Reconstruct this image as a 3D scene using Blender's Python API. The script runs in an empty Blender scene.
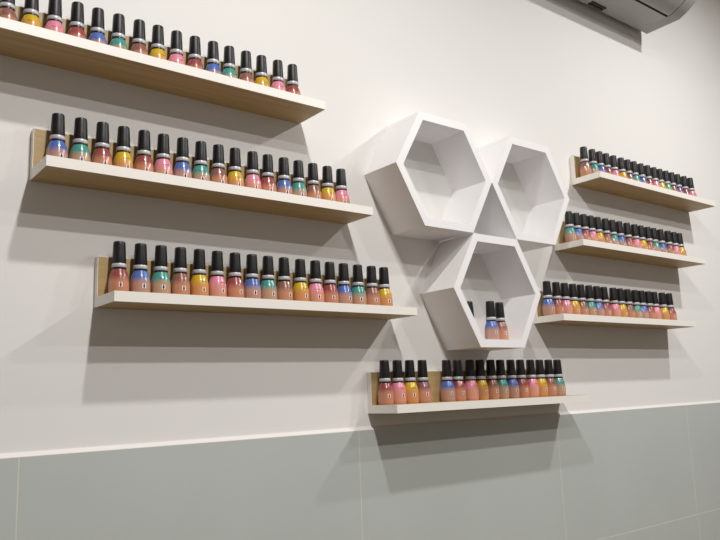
import bpy, bmesh, math, random
from mathutils import Matrix, Vector

# ---------------------------------------------------------------- camera
scn = bpy.context.scene
col = scn.collection
cam_d = bpy.data.cameras.new('camera')
cam = bpy.data.objects.new('camera', cam_d)
col.objects.link(cam)
R = ((0.78784, -0.61474, -0.03748), (-0.07253, -0.15303, 0.98556), (0.6116, 0.77374, 0.16515))  # right, up, forward
cam.matrix_world = Matrix((
    (R[0][0], R[1][0], -R[2][0], -0.4951),
    (R[0][1], R[1][1], -R[2][1], -1.1324),
    (R[0][2], R[1][2], -R[2][2], 1.2711),
    (0, 0, 0, 1)))
cam_d.sensor_width = 36.0
cam_d.lens = 36.0 * 733.2 / 720.0
cam_d.clip_start = 0.02
scn.camera = cam

# ---------------------------------------------------------------- world, lamps, exposure
world = bpy.data.worlds.new('room_light')
scn.world = world
world.use_nodes = True
bg = world.node_tree.nodes['Background']
bg.inputs['Color'].default_value = (1.0, 0.94, 0.86, 1)
bg.inputs['Strength'].default_value = 0.24

LAMP_W = 11.8
for lx in (0.0, 1.64):
    for ly in (-0.86, -1.42, -2.0):
        ld = bpy.data.lights.new('ceiling_spot', 'AREA')
        ld.shape = 'DISK'
        ld.size = 0.065
        ld.energy = LAMP_W
        ld.color = (1.0, 0.985, 0.965)
        lo = bpy.data.objects.new('ceiling_spot', ld)
        lo.location = (lx, ly, 2.70)
        col.objects.link(lo)

scn.view_settings.view_transform = 'Standard'
scn.view_settings.look = 'None'
scn.view_settings.gamma = 1.0
scn.view_settings.use_curve_mapping = False
scn.view_settings.exposure = 0.0


# ---------------------------------------------------------------- materials
def lin(c):
    return tuple(((v / 255) / 12.92 if v / 255 <= 0.04045 else ((v / 255 + 0.055) / 1.055) ** 2.4) for v in c)


def mat(name, rgb, rough=0.5, metal=0.0, coat=0.0, noise=0.0, nscale=30.0, bump=0.0, bscale=200.0, spec=0.5):
    m = bpy.data.materials.new(name)
    m.use_nodes = True
    nt = m.node_tree
    b = nt.nodes['Principled BSDF']
    b.inputs['Roughness'].default_value = rough
    b.inputs['Metallic'].default_value = metal
    b.inputs['Coat Weight'].default_value = coat
    b.inputs['Specular IOR Level'].default_value = spec
    tc = nt.nodes.new('ShaderNodeTexCoord')
    c = lin(rgb)
    if noise:
        n = nt.nodes.new('ShaderNodeTexNoise')
        n.inputs['Scale'].default_value = nscale
        n.inputs['Detail'].default_value = 4
        nt.links.new(tc.outputs['Object'], n.inputs['Vector'])
        r = nt.nodes.new('ShaderNodeValToRGB')
        r.color_ramp.elements[0].position = 0.3
        r.color_ramp.elements[1].position = 0.7
        r.color_ramp.elements[0].color = tuple(v * (1 - noise) for v in c) + (1,)
        r.color_ramp.elements[1].color = tuple(min(1, v * (1 + noise)) for v in c) + (1,)
        nt.links.new(n.outputs['Fac'], r.inputs['Fac'])
        nt.links.new(r.outputs['Color'], b.inputs['Base Color'])
    else:
        b.inputs['Base Color'].default_value = c + (1,)
    if bump:
        n2 = nt.nodes.new('ShaderNodeTexNoise')
        n2.inputs['Scale'].default_value = bscale
        n2.inputs['Detail'].default_value = 3
        nt.links.new(tc.outputs['Object'], n2.inputs['Vector'])
        bp = nt.nodes.new('ShaderNodeBump')
        bp.inputs['Strength'].default_value = bump
        bp.inputs['Distance'].default_value = 0.001
        nt.links.new(n2.outputs['Fac'], bp.inputs['Height'])
        nt.links.new(bp.outputs['Normal'], b.inputs['Normal'])
    return m


def wood_mat():
    m = bpy.data.materials.new('oak_laminate')
    m.use_nodes = True
    nt = m.node_tree
    b = nt.nodes['Principled BSDF']
    b.inputs['Roughness'].default_value = 0.5
    tc = nt.nodes.new('ShaderNodeTexCoord')
    mp = nt.nodes.new('ShaderNodeMapping')
    mp.inputs['Scale'].default_value = (3.0, 60.0, 60.0)
    n = nt.nodes.new('ShaderNodeTexNoise')
    n.inputs['Scale'].default_value = 2.0
    n.inputs['Detail'].default_value = 5
    n.inputs['Distortion'].default_value = 0.6
    r = nt.nodes.new('ShaderNodeValToRGB')
    r.color_ramp.elements[0].position = 0.3
    r.color_ramp.elements[1].position = 0.7
    r.color_ramp.elements[0].color = lin((176, 147, 100)) + (1,)
    r.color_ramp.elements[1].color = lin((194, 166, 118)) + (1,)
    nt.links.new(tc.outputs['Object'], mp.inputs['Vector'])
    nt.links.new(mp.outputs['Vector'], n.inputs['Vector'])
    nt.links.new(n.outputs['Fac'], r.inputs['Fac'])
    nt.links.new(r.outputs['Color'], b.inputs['Base Color'])
    return m


def polish_mat(name, top, low):
    """two-tone bottle: the shade at the shoulder, a bare peach tone below"""
    m = bpy.data.materials.new(name)
    m.use_nodes = True
    nt = m.node_tree
    b = nt.nodes['Principled BSDF']
    b.inputs['Roughness'].default_value = 0.24
    b.inputs['Coat Weight'].default_value = 0.6
    b.inputs['Coat Roughness'].default_value = 0.06
    tc = nt.nodes.new('ShaderNodeTexCoord')
    sp = nt.nodes.new('ShaderNodeSeparateXYZ')
    mr = nt.nodes.new('ShaderNodeMapRange')
    mr.inputs['From Min'].default_value = 0.0
    mr.inputs['From Max'].default_value = 0.0408
    r = nt.nodes.new('ShaderNodeValToRGB')
    e = r.color_ramp.elements
    e[0].position = 0.52
    e[0].color = lin(low) + (1,)
    e[1].position = 0.77
    e[1].color = lin(top) + (1,)
    nt.links.new(tc.outputs['Object'], sp.inputs['Vector'])
    nt.links.new(sp.outputs['Z'], mr.inputs['Value'])
    nt.links.new(mr.outputs['Result'], r.inputs['Fac'])
    nt.links.new(r.outputs['Color'], b.inputs['Base Color'])
    return m


M = dict(
    wall=mat('wall_paint', (234, 232, 229), 0.85, noise=0.012, nscale=2.0, bump=0.05, bscale=120, spec=0.25),
    ceiling=mat('ceiling_paint', (236, 232, 226), 0.9),
    floor=mat('floor_tile', (96, 82, 66), 0.5, noise=0.05, nscale=5),
    tile=mat('grey_tile', (192, 197, 193), 0.38, noise=0.03, nscale=3.0, bump=0.03, bscale=60),
    grout=mat('pale_grout', (212, 210, 202), 0.9),
    trim=mat('white_trim', (226, 222, 218), 0.6),
    board=mat('white_board', (243, 241, 242), 0.45, noise=0.01, nscale=8),
    edge=mat('white_edge_band', (243, 238, 230), 0.4),
    wood=wood_mat(),
    cap=mat('black_cap_plastic', (15, 14, 14), 0.42),
    ring=mat('silver_ring', (192, 192, 198), 0.35, metal=0.15),
    white=mat('emblem_white', (244, 240, 244), 0.4),
    ac=mat('ac_plastic', (172, 173, 170), 0.45),
    ac_dark=mat('ac_dark_plastic', (38, 37, 36), 0.6),
)
SHADES = {  # word: (shoulder tone, lower tone, print tone)
    'blue': ((76, 108, 180), (196, 146, 120), (40, 30, 80)),
    'teal': ((66, 150, 138), (198, 150, 122), (40, 30, 110)),
    'red': ((148, 70, 67), (200, 138, 106), (110, 30, 60)),
    'brown': ((140, 90, 78), (198, 140, 108), (80, 40, 60)),
    'yellow': ((208, 168, 22), (206, 142, 96), (90, 70, 40)),
    'pink': ((224, 136, 162), (212, 150, 126), (110, 40, 90)),
    'mauve': ((134, 88, 96), (202, 142, 112), (90, 50, 70)),
    'green': ((66, 160, 104), (190, 156, 124), (30, 70, 60)),
    'purple': ((108, 88, 142), (198, 146, 136), (60, 30, 90)),
}
for w, (a, b_, c_) in SHADES.items():
    b_ = tuple(0.92 * q + 0.08 * p_ for q, p_ in zip(b_, a))
    M['polish_' + w] = polish_mat(w + '_polish', a, b_)
    M['neck_' + w] = mat(w + '_neck', tuple(int(v * 0.2) for v in a), 0.3)
    M['print_' + w] = mat(w + '_print', c_, 0.5)


# ---------------------------------------------------------------- helpers
def link(name, bm, material, parent=None, smooth=False, bevel=0.0):
    if bevel:
        bmesh.ops.bevel(bm, geom=bm.edges[:], offset=bevel, segments=2, affect='EDGES', profile=0.5)
    bmesh.ops.recalc_face_normals(bm, faces=bm.faces[:])
    me = bpy.data.meshes.new(name)
    bm.to_mesh(me)
    bm.free()
    for mm in (material if isinstance(material, (list, tuple)) else [material]):
        me.materials.append(mm)
    if smooth:
        for p in me.polygons:
            p.use_smooth = True
        try:
            me.set_sharp_from_angle(angle=math.radians(40))
        except Exception:
            pass
    o = bpy.data.objects.new(name, me)
    col.objects.link(o)
    if parent:
        o.parent = parent
    return o


def box(bm, x0, x1, y0, y1, z0, z1):
    v = [bm.verts.new(c) for c in ((x0, y0, z0), (x1, y0, z0), (x1, y1, z0), (x0, y1, z0),
                                   (x0, y0, z1), (x1, y0, z1), (x1, y1, z1), (x0, y1, z1))]
    for f in ((0, 3, 2, 1), (4, 5, 6, 7), (0, 1, 5, 4), (1, 2, 6, 5), (2, 3, 7, 6), (3, 0, 4, 7)):
        bm.faces.new([v[i] for i in f])


def lathe(bm, prof, n=28):
    rings = []
    for r, z in prof:
        if r < 1e-6:
            rings.append([bm.verts.new((0, 0, z))])
        else:
            rings.append([bm.verts.new((r * math.cos(2 * math.pi * k / n), r * math.sin(2 * math.pi * k / n), z)) for k in range(n)])
    for a, b in zip(rings, rings[1:]):
        for k in range(n):
            k2 = (k + 1) % n
            if len(a) == 1 and len(b) == 1:
                continue
            if len(a) == 1:
                bm.faces.new((a[0], b[k], b[k2]))
            elif len(b) == 1:
                bm.faces.new((a[k], a[k2], b[0]))
            else:
                bm.faces.new((a[k], a[k2], b[k2], b[k]))


def prism(bm, pts, axis, a, b):
    """closed outline extruded along an axis from a to b; pts are the two other coordinates"""
    def mk(p, t):
        return {'x': (t, p[0], p[1]), 'y': (p[0], t, p[1]), 'z': (p[0], p[1], t)}[axis]
    va = [bm.verts.new(mk(p, a)) for p in pts]
    vb = [bm.verts.new(mk(p, b)) for p in pts]
    n = len(pts)
    bm.faces.new(va)
    bm.faces.new(list(reversed(vb)))
    for i in range(n):
        j = (i + 1) % n
        bm.faces.new((va[j], va[i], vb[i], vb[j]))


def empty(name, loc, label, cat, group=None):
    o = bpy.data.objects.new(name, None)
    o.empty_display_size = 0.03
    o.location = loc
    col.objects.link(o)
    o['label'] = label
    o['category'] = cat
    if group:
        o['group'] = group
    return o


def struct(o, label):
    o['kind'] = 'structure'
    o['label'] = label
    return o


# ---------------------------------------------------------------- room
X0, X1 = -2.6, 4.4
Y0 = -4.2
CEIL = 2.76
bm = bmesh.new(); box(bm, X0, X1, 0.0, 0.12, 0.0, CEIL)
struct(link('wall_back', bm, M['wall']), 'warm white painted wall above the grey tiles')
bm = bmesh.new(); box(bm, X0, X1, Y0, 0.12, -0.1, 0.0)
struct(link('floor', bm, M['floor']), 'plain tiled floor')
bm = bmesh.new(); box(bm, X0, X1, Y0, 0.12, CEIL, CEIL + 0.1)
struct(link('ceiling', bm, M['ceiling']), 'white ceiling')

TOP = 1.2
TW, TH, GAP = 0.602, 0.3036, 0.0022
bm = bmesh.new()
box(bm, X0, X1, -0.0058, 0.0, 0.0, TOP)
for f in bm.faces:
    f.material_index = 1
tb = bmesh.new()
x = -0.2244 - 4 * TW
while x < X1:
    z = TOP
    while z > 0.0:
        xa, xb, za, zb = max(x, X0) + GAP / 2, min(x + TW, X1) - GAP / 2, max(z - TH, 0.0) + GAP / 2, z - (GAP / 2 if z < TOP else 0)
        if xb > xa + 0.01 and zb - za > 0.01:
            box(tb, xa, xb, -0.006, -0.0005, za, zb)
        z -= TH
    x += TW
bmesh.ops.bevel(tb, geom=tb.edges[:], offset=0.0002, segments=1, affect='EDGES')
tmp = bpy.data.meshes.new('t'); tb.to_mesh(tmp); tb.free()
bm.from_mesh(tmp); bpy.data.meshes.remove(tmp)
struct(link('wall_tiles', bm, [M['tile'], M['grout']]), 'large matt grey wall tiles on the lower wall')
bm = bmesh.new(); prism(bm, [(0, TOP), (-0.006, TOP), (-0.0058, TOP + 0.0008), (-0.0008, TOP + 0.0062), (0, TOP + 0.0066)], 'x', X0, X1)
struct(link('trim_1', bm, M['trim']), 'thin white bead along the top edge of the grey tiles')

# ---------------------------------------------------------------- shelves
TB = 0.0155       # board thickness
DEP = 0.0876     # depth
PT = 0.0130      # back panel thickness
HB = 0.079       # back panel height
BAND = 0.0008
SHELVES = {
    'A': (-0.657, 0.2636, 1.7910, 'upper left', 'long narrow wooden shelf with white edges, top of the three at left'),
    'B': (-0.2234, 0.3677, 1.6024, 'middle left', 'narrow wooden shelf with white edges, middle of the three at left'),
    'C': (-0.1238, 0.4687, 1.4151, 'lower left', 'narrow wooden shelf with white edges, lowest of the three at left'),
    'D': (0.4060, 1.0062, 1.2312, 'bottom centre', 'narrow wooden shelf with white edges just above the grey tiles, below the hexagons'),
    'E': (1.1325, 1.7375, 1.7968, 'upper right', 'narrow wooden shelf with white edges, top of the three right of the hexagons'),
    'F': (1.0321, 1.6342, 1.6081, 'middle right', 'narrow wooden shelf with white edges, middle of the three right of the hexagons'),
    'G': (0.9287, 1.5354, 1.4201, 'lower right', 'narrow wooden shelf with white edges, lowest of the three right of the hexagons'),
}


def make_shelf(key):
    xl, xr, zb, where, label = SHELVES[key]
    L = xr - xl
    t = empty('wall_shelf', (xl, 0, zb), label, 'shelf', 'wooden wall shelves with white edges')
    bm = bmesh.new()
    box(bm, BAND, L - BAND, -DEP + BAND, 0, 0, TB)
    base = link('base_board', bm, M['wood'], t)
    bm = bmesh.new()   # banding round the front and both ends of the base board
    o_, i_ = -DEP, -DEP + BAND
    pts = [(0, 0), (0, o_), (L, o_), (L, 0), (L - BAND, 0), (L - BAND, i_), (BAND, i_), (BAND, 0)]
    prism(bm, pts, 'z', 0, TB)
    e = link('edge_band', bm, M['edge'], base)
    e['label'] = 'white edge band'
    bm = bmesh.new()
    LB = L - 0.016
    box(bm, BAND, LB - BAND, -PT, 0, TB, HB - BAND)
    back = link('back_board', bm, M['wood'], t)
    bm = bmesh.new()
    pts = [(0, TB), (BAND, TB), (BAND, HB - BAND), (LB - BAND, HB - BAND), (LB - BAND, TB), (LB, TB), (LB, HB), (0, HB)]
    prism(bm, pts, 'y', -PT, 0)
    e = link('edge_band', bm, M['edge'], back)
    e['label'] = 'white edge band'
    return t


for k in SHELVES:
    make_shelf(k)

# ---------------------------------------------------------------- hexagon shelves
HS, HD, HT = 0.1378, 0.1008, 0.0165


def make_hexagon(cx, cz, depth, label):
    t = empty('hexagon_shelf', (cx, 0, cz), label, 'shelf', 'white hexagon box shelves')
    ri = HS - HT / math.sin(math.radians(60))
    for k in range(6):
        a, b = math.radians(60 * k), math.radians(60 * k + 60)
        g = 0.0
        pts = []
        for r_, an, s in ((HS, a, 1), (HS, b, -1), (ri, b, -1), (ri, a, 1)):
            da = s * g / r_
            pts.append((r_ * math.cos(an + da), r_ * math.sin(an + da)))
        bm = bmesh.new()
        prism(bm, pts, 'y', -depth, 0)
        link('side_panel', bm, M['board'], t)
    return t


HX, HZ = 0.558, 1.7126
make_hexagon(HX, HZ, HD, 'white hexagon box shelf, upper left of the three, empty')
make_hexagon(HX + 2 * HS + 0.0008, HZ, HD, 'white hexagon box shelf, upper right of the three, empty')
H3 = (0.6968, 1.4732)
make_hexagon(H3[0], H3[1], HD, 'white hexagon box shelf, lowest of the three, holding nail polish bottles')

# ---------------------------------------------------------------- air conditioner
K = 0.73
OZ = 1.318


def au(y, z):
    return (y * K, z * K + OZ)


XR, XG, XL = 2.15 * K, 2.088 * K, 0.94 * K
ac = empty('air_conditioner', (XR, 0, 1.411 * K + OZ), 'white wall-mounted air conditioner high at upper right, seen from below', 'air conditioner')
prof = [(0, 1.46), (-.025, 1.411), (-.172, 1.413), (-.212, 1.432), (-.253, 1.461), (-.284, 1.505), (-.300, 1.565), (-.304, 1.66), (-.292, 1.76), (-.262, 1.80), (0, 1.805)]
grv = [(0, 1.46), (-.025, 1.411), (-.150, 1.4127), (-.150, 1.451), (-.222, 1.486), (-.270, 1.521), (-.294, 1.537), (-.300, 1.565), (-.304, 1.66), (-.292, 1.76), (-.262, 1.80), (0, 1.805)]


def rel(pts):
    return [((y * K), (z - 1.411) * K) for y, z in pts]


def smooth_prism(name, pts, xa, xb, m, parent):
    bm = bmesh.new()
    prism(bm, rel(pts), 'x', xa - XR, xb - XR)
    return link(name, bm, m, parent, smooth=True)


smooth_prism('end_cap', prof, XG + .0003, XR, M['ac'], ac)
house = smooth_prism('housing', grv, XL, XG, M['ac'], ac)
# dark air outlet inside the recess
bm = bmesh.new()
prism(bm, rel([(-.1505, 1.4145), (-.1505, 1.4505), (-.222, 1.4855), (-.268, 1.5195), (-.257, 1.511), (-.212, 1.466), (-.172, 1.436), (-.156, 1.418)]), 'x', XL - XR + .01, XG - XR - .0004)
link('air_outlet', bm, M['ac_dark'], ac)
flap = smooth_prism('louver_flap', [(-.161, 1.4130), (-.172, 1.4132), (-.212, 1.432), (-.253, 1.461), (-.277, 1.493), (-.271, 1.497), (-.248, 1.466), (-.209, 1.437), (-.171, 1.4185), (-.161, 1.4182)], XL + .012, XG - .004, M['ac'], ac)
bm = bmesh.new()
box(bm, (2.055 - 2.15) * K, (2.072 - 2.15) * K, -.2795 * K, -.264 * K, .070 * K, .086 * K)
link('flap_pivot', bm, M['ac_dark'], ac, bevel=0.001)
for xa in (1.715, 1.525, 1.335):
    for y_ in (-.031, -.045):
        bm = bmesh.new()
        box(bm, (xa - 2.15) * K, (xa + .09 - 2.15) * K, (y_ - .009) * K, y_ * K, -.003, 0.0012)
        link('mounting_slot', bm, M['ac_dark'], ac)

# ---------------------------------------------------------------- nail polish bottles
BODY = [(0.0140, 0.0), (0.0150, 0.0014), (0.0155, 0.006), (0.0156, 0.013), (0.0155, 0.021), (0.0149, 0.0275),
        (0.0138, 0.0325), (0.0123, 0.0363), (0.0113, 0.0395), (0.0106, 0.0412)]


def body_r(z):
    for (r0, z0), (r1, z1) in zip(BODY, BODY[1:]):
        if z0 <= z <= z1:
            return r0 + (r1 - r0) * (z - z0) / (z1 - z0)
    return BODY[-1][0]


def on_body(u, z, off):
    r = body_r(z) + off
    a = -math.pi / 2 + u / r
    return (r * math.cos(a), r * math.sin(a), z)


def ribbon(bm, path, w, off):
    """thin stroke following (u, z) points on the bottle's front"""
    lo = [bm.verts.new(on_body(u, z - w / 2, off)) for u, z in path]
    hi = [bm.verts.new(on_body(u, z + w / 2, off)) for u, z in path]
    for i in range(len(path) - 1):
        bm.faces.new((lo[i], lo[i + 1], hi[i + 1], hi[i]))


def patch(bm, outline, off):
    bm.faces.new([bm.verts.new(on_body(u, z, off)) for u, z in outline])


def make_bottle(shade):
    t = bpy.data.objects.new('nail_polish_bottle', None)
    t.empty_display_size = 0.02
    col.objects.link(t)
    bm = bmesh.new()
    lathe(bm, [(0, 0)] + BODY + [(0, 0.0412)])
    link('glass_body', bm, M['polish_' + shade], t, smooth=True)
    bm = bmesh.new()
    lathe(bm, [(0, .0413), (.0108, .0413), (.0109, .0418), (.0107, .0441), (0, .0441)])
    link('bottle_neck', bm, M['neck_' + shade], t, smooth=True)
    bm = bmesh.new()
    lathe(bm, [(0, .0442), (.0108, .0442), (.0112, .0448), (.0111, .0494), (.0106, .0502), (0, .0502)])
    link('neck_ring', bm, M['ring'], t, smooth=True)
    bm = bmesh.new()
    lathe(bm, [(0, .0503), (.0104, .0503), (.0105, .0510), (.0100, .063), (.0092, .0804), (.0090, .0834), (.0084, .0849), (.0068, .0854), (0, .0855)])
    c = link('cap', bm, M['cap'], t, smooth=True)
    c['label'] = 'tall black cap'
    bm = bmesh.new()
    path = []
    for i in range(23):
        u = -0.0058 + 0.0116 * i / 22
        path.append((u, 0.0300 + 0.0010 * math.sin(i * 1.35) * (1.5 if i in (0, 1, 2, 3) else 1.0)))
    ribbon(bm, path, 0.0009, 0.00012)
    link('lettering', bm, M['print_' + shade], t)
    bm = bmesh.new()
    patch(bm, [(-.0026, .0130), (.0026, .0130), (.0029, .0165), (.0025, .0204), (-.0025, .0204), (-.0029, .0165)], 0.00010)
    e = link('emblem', bm, M['white'], t)
    bm = bmesh.new()
    patch(bm, [(0, .0136), (.0014, .0145), (.0017, .0162), (.0010, .0184), (0, .0200), (-.0010, .0184), (-.0017, .0162), (-.0014, .0145)], 0.00022)
    link('emblem_drop', bm, M['print_' + shade], e)
    return t


def copy_bottle(src):
    r = src.copy()
    col.objects.link(r)
    for ch in list(src.children):
        c = ch.copy()
        col.objects.link(c)
        c.parent = r
        for g in list(ch.children):
            d = g.copy()
            col.objects.link(d)
            d.parent = c
    return r


protos = {}


def place_bottle(shade, x, y, z, rz, label, group):
    if shade not in protos:
        protos[shade] = make_bottle(shade)
        o = protos[shade]
    else:
        o = copy_bottle(protos[shade])
    o.location = (x, y, z)
    o.rotation_euler = (0, 0, rz)
    o['label'] = label
    o['category'] = 'nail polish'
    o['group'] = group
    return o


ORD = ['first', 'second', 'third', 'fourth', 'fifth', 'sixth', 'seventh', 'eighth', 'ninth', 'tenth', 'eleventh',
       'twelfth', 'thirteenth', 'fourteenth', 'fifteenth', 'sixteenth', 'seventeenth']
CODE = dict(b='blue', t='teal', r='red', n='brown', y='yellow', p='pink', m='mauve', g='green', u='purple')
ROWS = {
    'A': ('nyprbtnyprbtnypr', [-0.2706, -0.2369, -0.2032, -0.1693, -0.1373, -0.1038, -0.0696, -0.0372, -0.0037, 0.0302, 0.0646, 0.0966, 0.1308, 0.163, 0.1981, 0.2308]),
    'B': ('btryrpbtnyprbtnyp', [-0.1931, -0.1595, -0.126, -0.0925, -0.0589, -0.0262, 0.0076, 0.0411, 0.0736, 0.1061, 0.1413, 0.1729, 0.2067, 0.239, 0.2716, 0.3052, 0.3383]),
    'C': ('rbtnyprbtnyprbtny', [-0.0966, -0.0624, -0.029, 0.0043, 0.0376, 0.0708, 0.1043, 0.1368, 0.1699, 0.2026, 0.2377, 0.2709, 0.3038, 0.3362, 0.3704, 0.4044, 0.4368]),
    'D': ('rpymbrpyntbrpynt', [0.4278, 0.4615, 0.4934, 0.5274, 0.5968, 0.628, 0.6661, 0.6976, 0.7325, 0.7643, 0.7982, 0.8309, 0.867, 0.901, 0.9333, 0.9667]),
    'E': ('ntbrpymtbrpygmurp', [1.1546, 1.1926, 1.2267, 1.2578, 1.2929, 1.3302, 1.3628, 1.3942, 1.4314, 1.465, 1.5008, 1.5328, 1.5672, 1.5995, 1.6348, 1.6736, 1.7104]),
    'F': ('tbrpyntbrpyntbnpy', [1.064, 1.0951, 1.1262, 1.1574, 1.1886, 1.2231, 1.2558, 1.29, 1.3274, 1.3648, 1.3969, 1.4324, 1.4636, 1.5, 1.5398, 1.5747, 1.6064]),
    'G': ('brpyntbrpyntbrpyr', [0.951, 0.9877, 1.0199, 1.054, 1.0868, 1.1222, 1.1551, 1.1885, 1.2291, 1.2627, 1.2968, 1.3336, 1.3648, 1.3991, 1.4306, 1.4719, 1.5093]),
}
rnd = random.Random(4)
for key, (codes, xs) in ROWS.items():
    zb, where = SHELVES[key][2], SHELVES[key][3]
    n = len(xs)
    for i, (c, x) in enumerate(zip(codes, xs)):
        w = CODE[c]
        if key == 'D':
            place = (ORD[i] + ' of the four at the left end of the bottom shelf') if i < 4 else \
                    (ORD[i - 4] + ' of the twelve at the right of the bottom shelf')
            lab = '%s nail polish bottle, %s' % (w, place)
        else:
            if key != 'A' and i < (n + 1) // 2:
                place = 'leftmost' if i == 0 else ORD[i] + ' from the left'
            else:
                place = 'rightmost' if i == n - 1 else ORD[n - 1 - i] + ' from the right'
            lab = '%s nail polish bottle, %s on the %s shelf' % (w, place, where)
        place_bottle(w, x, -0.0294 + rnd.uniform(-0.0005, 0.0005), zb + TB, math.radians(rnd.uniform(-16, 12)), lab,
                     'nail polish bottles on the %s shelf' % where)

zf = H3[1] - HS * math.sin(math.radians(60)) + HT + 0.0003
for w, x, y, lab in (
        ('blue', 0.7013, -0.0672, 'blue nail polish bottle in the lowest hexagon shelf, front left of the pair'),
        ('brown', 0.7402, -0.0590, 'brown nail polish bottle in the lowest hexagon shelf, behind the blue one'),
        ('mauve', 0.6590, -0.0440, 'nail polish bottle in the lowest hexagon, mostly hidden behind its left side')):
    place_bottle(w, x, y, zf, math.radians(-8), lab, 'nail polish bottles in the lowest hexagon')
